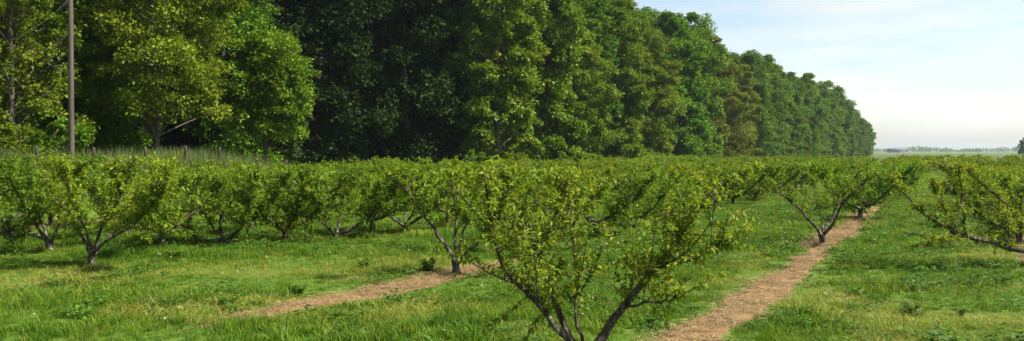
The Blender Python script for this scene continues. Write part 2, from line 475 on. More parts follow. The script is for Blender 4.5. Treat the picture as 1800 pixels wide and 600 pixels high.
# the big tree in the foreground
loc, lm = px_limbs((1030,), 9.6, [
    ([(1024, 640, 0), (990, 600, -0.05), (935, 535, -0.15), (890, 482, -0.25), (862, 400, -0.3), (850, 310, -0.3)], 0.040),
    ([(1022, 640, 0), (998, 595, 0.1), (965, 505, 0.3), (935, 430, 0.5), (905, 360, 0.7), (880, 300, 0.8)], 0.048),
    ([(1030, 640, 0), (1016, 580, 0.1), (1012, 500, 0.2), (1004, 410, 0.3), (985, 320, 0.4)], 0.024),
    ([(1034, 640, 0), (1062, 598, 0.05), (1110, 535, 0.1), (1155, 478, 0.15), (1195, 430, 0.2), (1235, 372, 0.2), (1290, 320, 0.15)], 0.058),
    ([(1150, 482, 0.15), (1200, 470, -0.1), (1245, 455, -0.3), (1275, 440, -0.4)], 0.022),
    ([(1100, 548, 0.1), (1140, 545, -0.2), (1180, 540, -0.4), (1200, 520, -0.5)], 0.018),
])
HERO.append(('A', peach_meshes(lm, lm[0][0][0], (0, 0, 0), 11, 21.0, 0.086, 0.34, 0.0145, 0.085, bare=0.28, shoot_len=(0.25, 0.75), tmax=2.34, curl=True), loc,
             'large nearest peach tree with thick dark forked limbs, cut off by the bottom edge'))
# tree with pale lit limbs on the left strip
loc, lm = px_limbs((803,), 18.6, [
    ([(800, 458, 0), (785, 435, 0), (760, 400, 0), (742, 375, -0.1), (715, 335, -0.2), (690, 300, -0.3)], 0.050),
    ([(802, 458, 0), (800, 430, 0.1), (800, 405, 0.2), (805, 350, 0.3), (800, 300, 0.3)], 0.042),
    ([(803, 458, 0), (812, 425, 0.2), (818, 395, 0.4), (840, 340, 0.6), (850, 300, 0.7)], 0.036),
    ([(806, 458, 0), (825, 440, -0.1), (848, 418, -0.3), (880, 370, -0.4), (905, 310, -0.5)], 0.036),
])
HERO.append(('B', peach_meshes(lm, lm[0][0][0], (0, 0, 0), 12, 26.0, 0.120, 0.36, 0.022, 0.085, bare=0.42, shoot_len=(0.2, 0.6), tmax=2.25), loc,
             'peach tree with pale sunlit lower limbs beside the left bare strip'))
# slim vase-shaped tree on the right strip
loc, lm = px_limbs((1446,), 24.3, [
    ([(1444, 414, 0), (1432, 398, 0), (1415, 380, -0.1), (1395, 360, -0.2), (1370, 340, -0.3), (1352, 322, -0.4)], 0.050),
    ([(1446, 414, 0), (1458, 395, 0.2), (1470, 365, 0.4), (1490, 335, 0.6), (1510, 305, 0.7)], 0.050),
    ([(1448, 414, 0), (1466, 394, -0.2), (1480, 365, -0.4), (1505, 335, -0.6), (1540, 305, -0.7)], 0.050),
    ([(1446, 414, 0), (1446, 390, 0.3), (1440, 360, 0.6), (1430, 320, 0.8)], 0.025),
])
HERO.append(('C', peach_meshes(lm, lm[0][0][0], (0, 0, 0), 13, 14.0, 0.12, 0.38, 0.023, 0.085, bare=0.45, shoot_len=(0.2, 0.5), tmax=2.08), loc,
             'slim vase-shaped peach tree with a bare forked trunk on the right bare strip'))
# sprawling tree at the right edge, one low limb reaching left
loc, lm = px_limbs((1835,), 19.8, [
    ([(1832, 445, 0), (1790, 440, -0.1), (1745, 425, -0.2), (1690, 415, -0.3), (1640, 385, -0.3), (1600, 352, -0.3), (1570, 315, -0.2)], 0.075),
    ([(1700, 418, -0.3), (1694, 380, -0.3), (1690, 330, -0.3), (1686, 290, -0.3)], 0.035),
    ([(1690, 416, -0.3), (1668, 380, 0), (1650, 350, 0.2), (1640, 325, 0.3)], 0.018),
    ([(1832, 445, 0), (1800, 390, 0.3), (1770, 360, 0.6), (1730, 325, 0.8), (1700, 300, 0.9)], 0.050),
    ([(1836, 445, 0), (1860, 400, 0.2), (1880, 350, 0.4), (1900, 300, 0.5)], 0.050),
    ([(1774, 435, -0.15), (1775, 400, -0.2), (1770, 378, -0.2)], 0.022),
    ([(1690, 418, -0.3), (1660, 425, -0.6), (1625, 432, -0.8)], 0.014),
])
HERO.append(('D', peach_meshes(lm, lm[0][0][0], (0, 0, 0), 14, 24.0, 0.105, 0.38, 0.019, 0.12, bare=0.16, side=False, shoot_len=(0.12, 0.4), tmax=2.35), loc,
             'sprawling peach tree with one low dark limb reaching left, cut by right edge'))
# left group
loc, lm = px_limbs((160,), 20.5, [
    ([(160, 448, 0), (148, 425, 0), (132, 395, 0.2), (105, 340, 0.4), (80, 290, 0.4)], 0.048),
    ([(162, 448, 0), (170, 420, 0), (182, 390, -0.1), (205, 350, -0.2), (215, 300, -0.3), (240, 270, -0.3)], 0.050),
    ([(160, 448, 0), (155, 420, -0.3), (140, 380, -0.7), (120, 320, -1.0), (110, 280, -1.0)], 0.040),
    ([(162, 448, 0), (185, 420, 0.4), (230, 380, 0.8), (270, 330, 1.2), (290, 280, 1.3)], 0.040),
    ([(162, 448, 0), (180, 425, -0.4), (230, 395, -0.9), (275, 350, -1.1), (300, 300, -1.2)], 0.036),
])
HERO.append(('E', peach_meshes(lm, lm[0][0][0], (0, 0, 0), 15, 27.0, 0.125, 0.38, 0.022, 0.08, bare=0.32, shoot_len=(0.25, 0.7), tmax=2.5), loc,
             'peach tree with a slender V-shaped dark trunk standing forward in the left group'))
loc, lm = px_limbs((85,), 23.0, [
    ([(85, 425, 0), (60, 410, 0), (20, 412, -0.1), (-30, 400, -0.2), (-70, 350, -0.2)], 0.055),
    ([(88, 425, 0), (100, 400, -0.2), (110, 360, -0.4), (130, 310, -0.6), (140, 275, -0.6)], 0.050),
    ([(85, 425, 0), (70, 385, 0.3), (50, 330, 0.6), (40, 280, 0.7)], 0.045),
    ([(85, 425, 0), (62, 395, -0.5), (30, 340, -1.0), (5, 285, -1.2)], 0.045),
])
HERO.append(('F', peach_meshes(lm, lm[0][0][0], (0, 0, 0), 16, 27.0, 0.13, 0.38, 0.022, 0.10, bare=0.30, shoot_len=(0.25, 0.7), tmax=2.5), loc,
             'peach tree with a stout dark stump-like trunk and low limb at the left edge'))
loc, lm = px_limbs((400,), 24.6, [
    ([(395, 425, 0), (350, 425, 0), (325, 400, 0), (290, 385, -0.2), (250, 340, -0.3)], 0.060),
    ([(402, 425, 0), (420, 405, 0), (445, 390, 0.1), (480, 355, 0.3), (510, 310, 0.4)], 0.065),
    ([(390, 424, 0), (386, 400, 0.1), (382, 370, 0.3), (370, 320, 0.5), (360, 295, 0.5)], 0.050),
    ([(400, 425, 0), (425, 400, -0.6), (440, 350, -1.1), (450, 300, -1.2)], 0.045),
    ([(395, 425, 0), (370, 395, -0.5), (335, 345, -1.0), (320, 300, -1.1)], 0.040),
])
HERO.append(('G', peach_meshes(lm, lm[0][0][0], (0, 0, 0), 17, 27.0, 0.13, 0.38, 0.022, 0.10, bare=0.26, shoot_len=(0.25, 0.7), tmax=2.08), loc,
             'low-branched peach tree with thick limbs spreading sideways near the ground, left of centre'))
loc, lm = px_limbs((592,), 25.4, [
    ([(592, 420, 0), (610, 410, 0), (640, 390, 0.1), (670, 365, 0.2), (700, 335, 0.3), (720, 305, 0.3)], 0.058),
    ([(590, 420, 0), (575, 400, 0.1), (540, 370, 0.3), (505, 330, 0.5), (490, 300, 0.5)], 0.055),
    ([(592, 420, 0), (595, 385, 0.5), (600, 335, 0.9), (605, 295, 1.0)], 0.045),
    ([(592, 420, 0), (570, 390, -0.6), (545, 345, -1.1), (530, 305, -1.2)], 0.040),
])
HERO.append(('H', peach_meshes(lm, lm[0][0][0], (0, 0, 0), 18, 27.0, 0.13, 0.38, 0.022, 0.09, bare=0.30, shoot_len=(0.25, 0.7), tmax=2.2), loc,
             'peach tree with a dark limb slanting up to the right, left of the pale-limbed tree'))
loc, lm = px_limbs((712,), 28.5, [
    ([(712, 398, 0), (690, 385, 0), (660, 360, 0), (640, 325, 0.2), (630, 300, 0.3)], 0.055),
    ([(714, 398, 0), (735, 385, 0), (765, 365, -0.2), (790, 330, -0.3), (805, 300, -0.3)], 0.055),
    ([(712, 398, 0), (712, 365, 0.5), (715, 325, 0.9), (718, 295, 1.0)], 0.045),
    ([(712, 398, 0), (725, 375, -0.6), (740, 335, -1.1), (750, 300, -1.2)], 0.040),
])
HERO.append(('I', peach_meshes(lm, lm[0][0][0], (0, 0, 0), 19, 27.0, 0.13, 0.38, 0.022, 0.09, bare=0.30, shoot_len=(0.25, 0.7), tmax=2.15), loc,
             'leafy peach tree with widespread low limbs just behind the pale-limbed tree'))
taken = []
for key, me, loc, label in HERO:
    place_peach(me, loc, 0.0, label)
    taken.append(loc)

# the other trees of the orchard: a few grown forms, copied
def grown(seed):
    rg = np.random.default_rng(seed)
    n = int(rg.integers(3, 7)); a0 = rg.uniform(0, 6.28)
    c = np.array([0, 0, rg.uniform(0.28, 0.45)]); out = []
    for i in range(n):
        a = a0 + i * 2 * pi / n + rg.normal(0, 0.22); rad = rg.uniform(1.55, 2.35); top = rg.uniform(1.65, 1.9)
        d = np.array([cos(a), sin(a), 0])
        out.append(([c, c + d * rad * 0.24 + (0, 0, 0.20), c + d * rad * 0.55 + (0, 0, 0.60), c + d * rad * 0.82 + (0, 0, 1.05), d * rad + (0, 0, top)], rg.uniform(0.042, 0.06)))
    return peach_meshes(out, c, (0, 0, 0), seed + 50, rg.uniform(22, 34), 0.14, 0.40, 0.024, 0.085, bare=0.12, shoot_len=(0.2, 0.85), tmax=rg.uniform(1.85, 2.1), up=rg.uniform(0.45, 0.8))
FORMS = [grown(200 + i) for i in range(9)]
def nth(i):
    return f'{i}' + ('th' if 10 < i % 100 < 14 else {1: 'st', 2: 'nd', 3: 'rd'}.get(i % 10, 'th'))
COUNT = {}
def ordinal(key):
    COUNT[key] = COUNT.get(key, 0) + 1
    return nth(COUNT[key])
def row_label(k, y):
    far = 'far' if y > 62 else ('mid-distance' if y > 36 else 'near')
    which = {5: 'row nearest the wood', 4: 'second row from the wood', 3: 'third row from the wood', 2: 'row behind the foreground tree',
             1: 'right bare strip row', 0: 'sprawling right-edge tree row', -1: 'rightmost distant row'}[k]
    return f'{far} leafy peach tree, {ordinal(k)} from near end of the {which}', f'{far} peach trees, {which}'
starts = {5: 21.0, 4: 23.0, 3: 24.0, 2: 23.0, 1: 33.5, 0: 25.0, -1: 56.0}
rr = random.Random(5)
n_peach = 0
for q, (px, Y, label) in enumerate(((285, 24.0, 'low leafy peach tree between the V-trunk tree and the low-branched tree'), (500, 25.6, 'leafy peach tree between the low-branched tree and the dark slanting limb'),
                                   (655, 27.2, 'leafy peach tree filling the gap left of the pale-limbed tree'), (20, 25.5, 'leafy peach tree behind the low limb at the left edge'),
                                   (225, 27.5, 'leafy peach tree behind the V-trunk tree, toward the fence posts'), (440, 28.5, 'leafy peach tree behind the low-branched tree'))):
    x = (px - 900) / F_PX * Y
    place_peach(FORMS[(q * 2 + 1) % 9], (x, Y), q * 1.7, label, None, (0.98, 0.95, 0.98, 1.1, 1.04, 0.98)[q]); taken.append((x, Y)); n_peach += 1
for k in (5, 4, 3, 2, 1, 0, -1):
    y = starts[k]
    while y < 112:
        x = float(row_x(k, y)) + rr.uniform(-0.25, 0.25); yy = y + rr.uniform(-0.35, 0.35)
        px = 900 + F_PX * x / yy
        if -120 < px < 1960 and min(math.hypot(x - a, yy - b) for a, b in taken) > 2.2:
            lab, grp = row_label(k, yy)
            s = rr.uniform(1.04, 1.14) if (k in (5, 4) and px < 130) else rr.uniform(0.84, 1.06)
            place_peach(FORMS[rr.randrange(9)], (x, yy), rr.uniform(0, 6.28), lab, grp, s)
            taken.append((x, yy)); n_peach += 1
        y += 3.3 if y < 60 else 3.9

# ------------------------------------------------------------------ the wood
def wood_form(seed, H, Rc, zb, kind, lobes, cpl, lpc, leaf, aspect, shape='round', droop=0.2, flat=0.75, naked=0.0):
    rg = np.random.default_rng(seed)
    fprof = {'round': lambda t: np.clip(1 - np.abs(t * 1.62 - 0.66) ** 3.4, 0.10, 1) ** 0.5,
             'column': lambda t: np.clip(1 - (t * 0.97) ** 5.5, 0.08, 1) ** 0.6 * (0.74 + 0.26 * np.sin(t * 3)),
             'cone': lambda t: np.clip(1.04 - t ** 2.6, 0.08, 1) ** 0.75}[shape]
    tt = np.linspace(0, 1, 400); cdf = np.cumsum(fprof(tt) + 0.10); cdf /= cdf[-1]
    t = np.interp((np.arange(lobes) + rg.uniform(0, 1, lobes)) / lobes, cdf, tt)
    prof = fprof(t)
    az = np.arange(lobes) * 2.39996 + rg.normal(0, 0.35, lobes)
    er = Rc * prof * rg.uniform(0.68, 1.22, lobes)
    lr = Rc * (0.22 + 0.26 * rg.uniform(0, 1, lobes) ** 1.4) * (0.65 + 0.35 * prof)
    cr_ = np.maximum(er - lr, 0.1) * rg.uniform(0.75, 1.0, lobes)
    lean = rg.normal(0, 0.02, 2)
    lz = zb + (H - zb) * t * 0.93 + lr * 0.2
    C = np.stack([np.cos(az) * cr_ + lean[0] * lz, np.sin(az) * cr_ + lean[1] * lz, lz], 1)
    out = np.stack([np.cos(az), np.sin(az), 0.25 + 0.6 * t], 1)
    # clumps on every lobe
    d = norm(rg.normal(0, 1, (lobes, cpl, 3)) + out[:, None, :] * 0.55 + np.array([0, 0, 0.25]))
    cc = C[:, None, :] + d * lr[:, None, None] * rg.uniform(0.45, 1.05, (lobes, cpl, 1)) * np.array([1, 1, flat])
    cl_r = (0.24 + 0.20 * rg.uniform(0, 1, (lobes, cpl, 1))) * lr[:, None, None]
    q = norm(rg.normal(0, 1, (lobes, cpl, lpc, 3))) * rg.uniform(0.3, 1.0, (lobes, cpl, lpc, 1))
    P = cc[:, :, None, :] + q * cl_r[:, :, None, :] * np.array([1.15, 1.15, 0.7])
    P = P.reshape(-1, 3); n = len(P)
    dr = norm(q.reshape(-1, 3) * 0.6 + np.repeat(out, cpl * lpc, 0) * 0.4 + rg.normal(0, 0.5, (n, 3))); dr[:, 2] -= droop * rg.uniform(0.3, 1.4, n)
    nn = norm(np.array([0, 0, 0.8]) + q.reshape(-1, 3) * 0.6 + rg.normal(0, 0.45, (n, 3)))
    L = leaf * rg.uniform(0.45, 1.5, n)
    tint = np.clip(np.repeat(rg.uniform(0.0, 0.35, lobes), cpl * lpc) + np.repeat(rg.uniform(0, 0.3, lobes * cpl), lpc) + rg.uniform(0, 0.4, n), 0, 1)
    if naked:
        k_ = np.repeat(rg.uniform(0, 1, lobes * cpl) > naked * np.repeat(rg.uniform(0, 2, lobes), cpl), lpc); P, dr, nn, L, tint = P[k_], dr[k_], nn[k_], L[k_], tint[k_]
    v, f = leaf_arrays(P, dr, nn, L, L * aspect)
    crown = mesh_np('crown', v, f, W[kind], np.repeat(tint, 4))
    tb = Tubes(); r0 = 0.013 * H
    axis_ = [(0, 0, -0.3), (0, 0, 0.1)] + [(lean[0] * z + rg.normal(0, 0.08), lean[1] * z + rg.normal(0, 0.08), z) for z in np.linspace(H * 0.15, H * 0.9, 6)]
    tb.add(curve(axis_, 18), [r0 * 1.4, r0, r0 * 0.8, r0 * 0.45, 0.04], 9, 0.05)
    trunk = tb.build('trunk', M['wood_bark'])
    groups = [Tubes() for _ in range(5)]
    for i in range(lobes):
        z0 = max(zb * 0.6 + 0.4, C[i, 2] - cr_[i] * rg.uniform(0.35, 0.8) - 0.4); z0 = min(z0, H * 0.86)
        p0 = np.array([lean[0] * z0, lean[1] * z0, z0]); p2 = C[i] + out[i] * lr[i] * 0.5
        p1 = p0 * 0.45 + p2 * 0.55 + np.array([0, 0, 0.25 * rg.uniform(-1, 1)])
        g = groups[i % 5]; rb = r0 * 0.30 * (1 - 0.6 * t[i])
        g.add(curve([p0, p1, p2], 7), [rb, rb * 0.6, 0.015], 5)
        for c in range(0, cpl, 2):
            g.add(curve([p1 * 0.5 + p2 * 0.5, C[i] * 0.5 + cc[i, c] * 0.5 + rg.normal(0, 0.1, 3), cc[i, c]], 4), [rb * 0.35, 0.008], 4)
    return trunk, [g.build('limb', M['wood_bark']) for g in groups], crown

WF = {
 'dark':   [wood_form(31, 22, 5.7, 0.8, 'dark', 50, 21, 60, 0.27, 0.66), wood_form(32, 21, 5.5, 1.0, 'dark', 48, 21, 60, 0.27, 0.66)],
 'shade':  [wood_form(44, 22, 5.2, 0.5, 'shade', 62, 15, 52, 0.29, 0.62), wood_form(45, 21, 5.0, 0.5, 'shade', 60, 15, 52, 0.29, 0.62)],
 'green':  [wood_form(33, 22, 5.5, 0.6, 'green', 48, 21, 60, 0.26, 0.64), wood_form(34, 21.5, 5.0, 0.5, 'green', 48, 21, 60, 0.26, 0.64, 'column')],
 'bright': [wood_form(35, 21, 4.2, 0.5, 'bright', 48, 21, 60, 0.25, 0.64, 'column')],
 'olive':  [wood_form(36, 19, 4.4, 0.4, 'olive', 56, 20, 60, 0.24, 0.50, 'column', 0.5, 0.55), wood_form(37, 18, 4.6, 0.3, 'olive', 56, 20, 60, 0.24, 0.50, 'round', 0.5, 0.55)],
 'brown':  [wood_form(38, 20, 5.2, 0.3, 'brown', 56, 20, 60, 0.24, 0.48, 'cone', 0.6, 0.5)],
}
# trees of the left corner, closer to the camera
WF['corner'] = [wood_form(41, 14.0, 4.7, 3.2, 'olive', 66, 17, 66, 0.17, 0.60, 'round', 0.3, 0.45, 0.30)]
WF['bush']   = [wood_form(42, 9.6, 2.9, 3.5, 'green', 46, 15, 66, 0.16, 0.62, 'round', 0.15, 0.8)]
WF['thin']   = [wood_form(43, 12.0, 3.2, 0.5, 'olive', 46, 14, 50, 0.16, 0.55, 'round', 0.3, 0.7, 0.40)]

def place_wood(form, x, y, rz, label, group=None, sc=1.0, detail=True, name='woodland_tree'):
    trunk, limbs, crown = form
    r = empty(name, (x, y, float(ground_z(x, y)) - 0.05), rz)
    r.scale = (sc, sc, sc)
    tag(r, label, 'tree', group)
    obj('trunk', trunk, r)
    if detail:
        for lm in limbs: obj('limb', lm, r)
    c = obj('crown', crown, r); c['kind'] = 'stuff'
    return r

def edge(px, back):
    """ground point behind the wood's edge where the view line through picture column px meets it."""
    k = (px - 900) / F_PX                        # x = k y ; wood_d(x, y) = -back
    # (k y + 11.9) NRM0 + (y - 50) NRM1 = -back
    y = (-back - 11.9 * NRM[0] + 50 * NRM[1]) / (k * NRM[0] + NRM[1])
    return k * y, y

def wood_at(px, back, kind, i, sc, label, rz=None, group=None, detail=True):
    x, y = edge(px, back)
    if kind not in ('thin', 'corner', 'bush'): sc *= 1.16
    return place_wood(WF[kind][i % len(WF[kind])], x, y, rr.uniform(0, 6.28) if rz is None else rz, label, group, sc, detail)

wood_at(20, 4.2, 'thin', 0, 0.95, 'yellow-green thin-leaved tree at the left edge, left of the pole')
wood_at(-60, 6.5, 'thin', 0, 1.1, 'pale twiggy tree cut off by the left edge behind the leftmost tree')
wood_at(110, 8.5, 'dark', 1, 0.55, 'dark tree directly behind the tall wooden pole')
wood_at(275, 4.4, 'corner', 0, 1.0, 'olive tree with layered sunlit boughs right of the pole')
wood_at(190, 11.0, 'green', 0, 0.62, 'green tree half hidden behind the layered olive tree')
wood_at(468, 4.2, 'bush', 0, 1.0, 'small round bushy green tree standing before the dark hollow')
wood_at(390, 11.5, 'green', 0, 0.72, 'dark tree behind the gap between layered olive tree and bushy tree')
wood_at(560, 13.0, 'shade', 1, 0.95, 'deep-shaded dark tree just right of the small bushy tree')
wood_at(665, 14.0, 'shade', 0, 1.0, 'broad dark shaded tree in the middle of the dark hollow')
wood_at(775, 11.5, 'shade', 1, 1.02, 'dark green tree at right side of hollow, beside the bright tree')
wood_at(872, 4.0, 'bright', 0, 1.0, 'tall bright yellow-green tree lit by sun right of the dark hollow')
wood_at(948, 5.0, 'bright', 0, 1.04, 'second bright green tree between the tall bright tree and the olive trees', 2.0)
wood_at(1012, 4.0, 'olive', 1, 0.86, 'shorter olive tree with drooping sprays, leftmost of the olive trees')
wood_at(1085, 4.2, 'olive', 0, 1.02, 'tall olive-yellow tree, broadest of the olive trees')
wood_at(1135, 4.4, 'olive', 1, 0.95, 'olive tree at the right end of the olive trees')
wood_at(1185, 4.6, 'green', 1, 1.0, 'dark green tree between the olive trees and brownish tree')
wood_at(1215, 4.2, 'green', 0, 0.98, 'mid green tree just left of the brownish cone-shaped tree')
wood_at(1262, 4.0, 'brown', 0, 1.05, 'brownish cone-shaped tree with drooping sprays along the wood')
wood_at(1300, 4.0, 'olive', 0, 0.92, 'olive tree touching the right side of the brownish tree')
wood_at(1180, 12.0, 'dark', 0, 1.04, 'dark tall tree topping the skyline behind the dark green tree')
wood_at(1240, 13.0, 'dark', 1, 1.08, 'dark tall tree rising behind the brownish tree')
wood_at(1120, 13.0, 'dark', 0, 1.03, 'dark tall tree showing above the olive trees')
wood_at(1030, 13.0, 'green', 0, 1.05, 'green tall tree standing behind the olive and bright trees')
# receding part of the wood
s0 = wood_s(*edge(1300, 4.0)) + 7.5
s = s0; kinds = ['dark', 'green', 'dark', 'green', 'olive', 'dark', 'green', 'green', 'olive', 'dark']; i = 0
P0 = np.array([-11.9, 50.0])
while s < 440:
    kd = kinds[i % len(kinds)]
    p = P0 + U * (s + rr.uniform(-0.8, 0.8)) - NRM * (4.2 + rr.uniform(-0.8, 0.9))
    nm = {'dark': 'dark green', 'green': 'mid green', 'olive': 'olive green'}[kd]
    part = 'middle' if s < 170 else ('distant' if s < 300 else 'farthest')
    place_wood(WF[kd][i % 2], p[0], p[1], rr.uniform(0, 6.28), f'{nm} tree, {ordinal(nm)} of its colour beyond the brownish tree, {part} wood edge', f'{nm} trees, {part} stretch of the wood edge', rr.uniform(0.84, 1.06) * (1.17 - 0.42 * float(sstep(250, 440, s))), s < 170)
    s += rr.uniform(5.8, 8.2); i += 1
# trees deeper inside that close the gaps
s = -30; i = 0
while s < 430:
    for bk in ((14.5, 20.5) if s < 26 else ((10.0, 17.5) if s < 90 else (10.0,))):
        p = P0 + U * (s + rr.uniform(-1, 1)) - NRM * (bk + rr.uniform(-1, 1))
        px = 900 + F_PX * p[0] / p[1]
        if -150 < px and not (s < 2 and bk < 15 and False):
            sc = rr.uniform(0.88, 1.0) * (0.78 if s < 0 else 1.20 - 0.42 * float(sstep(250, 440, s)))
            where = 'left corner of the wood' if s < 5 else ('dark hollow' if s < 24 else ('middle of the wood' if s < 110 else 'far end of the wood'))
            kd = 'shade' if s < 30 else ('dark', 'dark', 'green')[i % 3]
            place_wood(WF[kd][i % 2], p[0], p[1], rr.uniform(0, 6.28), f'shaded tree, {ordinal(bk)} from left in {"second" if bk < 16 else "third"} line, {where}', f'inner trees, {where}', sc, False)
            i += 1
    s += 8.0 if s < 90 else 9.0

# low shrubs along the foot of the wood
SH = [wood_form(61, 2.6, 1.5, 0.1, 'green', 22, 9, 40, 0.13, 0.6), wood_form(62, 2.3, 1.5, 0.1, 'olive', 22, 9, 40, 0.13, 0.55)]
for px, bk, i, label in ((35, 0.6, 1, 'yellow-green shrub at the left edge below the leftmost tree'), (95, 0.5, 0, 'green shrub at the foot of the tall wooden pole'),
                         (840, 0.8, 0, 'shrub at the foot of the tall bright tree'), (905, 0.6, 1, 'olive shrub right of the bright tree foot'), (1000, 0.8, 0, 'green shrub below the shorter olive tree'),
                         (1150, 0.8, 1, 'olive shrub at the right end of the olive trees'), (1225, 0.8, 0, 'green shrub below the brownish cone-shaped tree')):
    x, y = edge(px, bk)
    place_wood(SH[i], x, y, rr.uniform(0, 6), label, 'shrubs along the foot of the wood', 1.0, False, 'shrub')['category'] = 'shrub'

# ------------------------------------------------------------------ pole and fence posts
px_, py_ = edge(126, -1.0)
pole = empty('utility_pole', (px_, py_, float(ground_z(px_, py_)) - 0.1))
tag(pole, 'tall weathered wooden utility pole standing before the left trees', 'pole')
tb = Tubes(); tb.add([(0, 0, -0.4), (0, 0, 3), (0.02, 0, 7), (0.04, 0, 11.5)], [0.115, 0.108, 0.098, 0.085], 14, 0.015)
obj('shaft', tb.build('shaft', M['pole_wood']), pole)
tb = Tubes(); tb.add([(0.04, 0, 11.5), (0.04, 0, 11.56), (0.04, 0, 11.62)], [0.115, 0.11, 0.02], 12)
obj('cap', tb.build('cap', M['wire']), pole)
post_me = []
for q in range(3):
    tb = Tubes(); tb.add([(0, 0, -0.5), (0.01 * q, 0, 0.5), (0.03 * (q - 1), 0.01, 1.2), (0.05 * (q - 1), 0, 1.5)], [0.075, 0.07, 0.066, 0.058], 8, 0.07)
    post_me.append(tb.build('fence_post', M['post_wood']))
for q, (px, label) in enumerate(((66, 'leftmost leaning fence post, left of the tall pole'), (165, 'fence post just right of the tall pole'), (257, 'fence post under the layered olive tree, third from left'),
                                 (325, 'fence post under the right boughs of the layered olive tree'), (386, 'dark fence post in tall grass before the shaded gap'),
                                 (450, 'fence post below the small bushy tree'), (503, 'rightmost fence post at the end of the tall grass'))):
    x, y = edge(px, -1.5)
    o = obj('fence_post', post_me[q % 3]); o.location = (x, y, float(ground_z(x, y))); o.rotation_euler = (0, 0, q * 1.3)
    tag(o, label, 'post', 'fence posts along the grassy bank')
    o['label'] = label

# ------------------------------------------------------------------ grass, weeds and straw
LIB = bpy.data.collections.new('tuft_library')   # source tufts, not linked to the scene
def tuft(name, seed, blades, h, spread, width, lean, mat, coll, dry=0.06):
    rg = np.random.default_rng(seed)
    a = rg.uniform(0, 6.28, blades); r = spread * np.sqrt(rg.uniform(0, 1, blades))
    p = np.stack([np.cos(a) * r, np.sin(a) * r, np.full(blades, -0.02)], 1)
    b = rg.uniform(0, 6.28, blades); d = np.stack([np.cos(b), np.sin(b), np.zeros(blades)], 1)
    H = h * rg.uniform(0.45, 1.15, blades)[:, None]; ln = lean * rg.uniform(0.2, 1.3, blades)[:, None]
    s = np.stack([-d[:, 1], d[:, 0], np.zeros(blades)], 1) * width * rg.uniform(0.6, 1.3, blades)[:, None]
    up = np.array([0, 0, 1.0])
    m1 = p + up * H * 0.55 + d * H * ln * 0.30; tp = p + up * H * (1 - 0.25 * ln) + d * H * ln
    v = np.stack([p - s, p + s, m1 + s * 0.75, m1 - s * 0.75, tp + s * 0.12, tp - s * 0.12], 1).reshape(-1, 3)
    k = np.arange(blades)[:, None] * 6
    f = np.concatenate([k + np.array([0, 1, 2, 3]), k + np.array([3, 2, 4, 5])])
    ti = np.clip(rg.uniform(0.1, 0.7, blades), 0, 1); ti[rg.uniform(0, 1, blades) < dry] = 0.97
    o = bpy.data.objects.new(name, mesh_np(name, v, f, mat, np.repeat(ti, 6)))
    coll.objects.link(o); return o
def coll_of(name, makers):
    c = bpy.data.collections.new(name)
    for mk in makers: mk(c)
    return c
def instancer(name, P, rot, scl, idx, coll):
    me = bpy.data.meshes.new(name)
    me.vertices.add(len(P)); me.vertices.foreach_set('co', np.asarray(P, np.float32).ravel())
    a = me.attributes.new('rot', 'FLOAT_VECTOR', 'POINT'); a.data.foreach_set('vector', np.asarray(rot, np.float32).ravel())
    a = me.attributes.new('scl', 'FLOAT_VECTOR', 'POINT'); a.data.foreach_set('vector', np.asarray(scl, np.float32).ravel())
    a = me.attributes.new('idx', 'INT', 'POINT'); a.data.foreach_set('value', np.asarray(idx, np.int32))
    o = obj(name, me); tag(o, kind='stuff')
    ng = bpy.data.node_groups.new(name, 'GeometryNodeTree')
    ng.interface.new_socket(name='Geometry', in_out='INPUT', socket_type='NodeSocketGeometry')
    ng.interface.new_socket(name='Geometry', in_out='OUTPUT', socket_type='NodeSocketGeometry')
    n, l = ng.nodes, ng.links
    gi = n.new('NodeGroupInput'); go = n.new('NodeGroupOutput')
    ci = n.new('GeometryNodeCollectionInfo'); ci.inputs['Collection'].default_value = coll
    ci.inputs['Separate Children'].default_value = True; ci.inputs['Reset Children'].default_value = True
    ip = n.new('GeometryNodeInstanceOnPoints'); ip.inputs['Pick Instance'].default_value = True
    for nm, ty, sk in (('rot', 'FLOAT_VECTOR', 'Rotation'), ('scl', 'FLOAT_VECTOR', 'Scale'), ('idx', 'INT', 'Instance Index')):
        na = n.new('GeometryNodeInputNamedAttribute'); na.data_type = ty; na.inputs['Name'].default_value = nm
        l.new(na.outputs['Attribute'], ip.inputs[sk])
    l.new(gi.outputs[0], ip.inputs['Points']); l.new(ci.outputs[0], ip.inputs['Instance']); l.new(ip.outputs[0], go.inputs[0])
    md = o.modifiers.new('scatter', 'NODES'); md.node_group = ng
    return o

def scatter(y0, y1, dens, margin=3.0):
    n = int((y1 - y0) * (1.24 * (y0 + y1) / 2 + 2 * margin) * dens * 1.25)
    y = np.sqrt(R.uniform(y0 ** 2, y1 ** 2, n)) if y0 > 0 else R.uniform(y0, y1, n)
    x = R.uniform(-1, 1, n) * (0.62 * y + margin)
    return x, y
def off_strip(x, y, pad=0.0):
    """metres outside the nearest bare strip (negative = on it)."""
    best = np.full(len(x), 9.0)
    for k, (a, b) in STRIPS.items():
        yc = y + (x - row_x(k, y)) * 0.0
        d = (x - row_x(k, yc)) * NRM[0]
        yy = y - d * NRM[1]
        off = 0.12 * vnoise(yy, yy * 0 + 77 + k, 1.4)
        e = np.abs(d - off) - strip_half(k, yy)
        e = np.where((yy > a) & (yy < b), e, 9.0)
        best = np.minimum(best, e)
    return best - pad

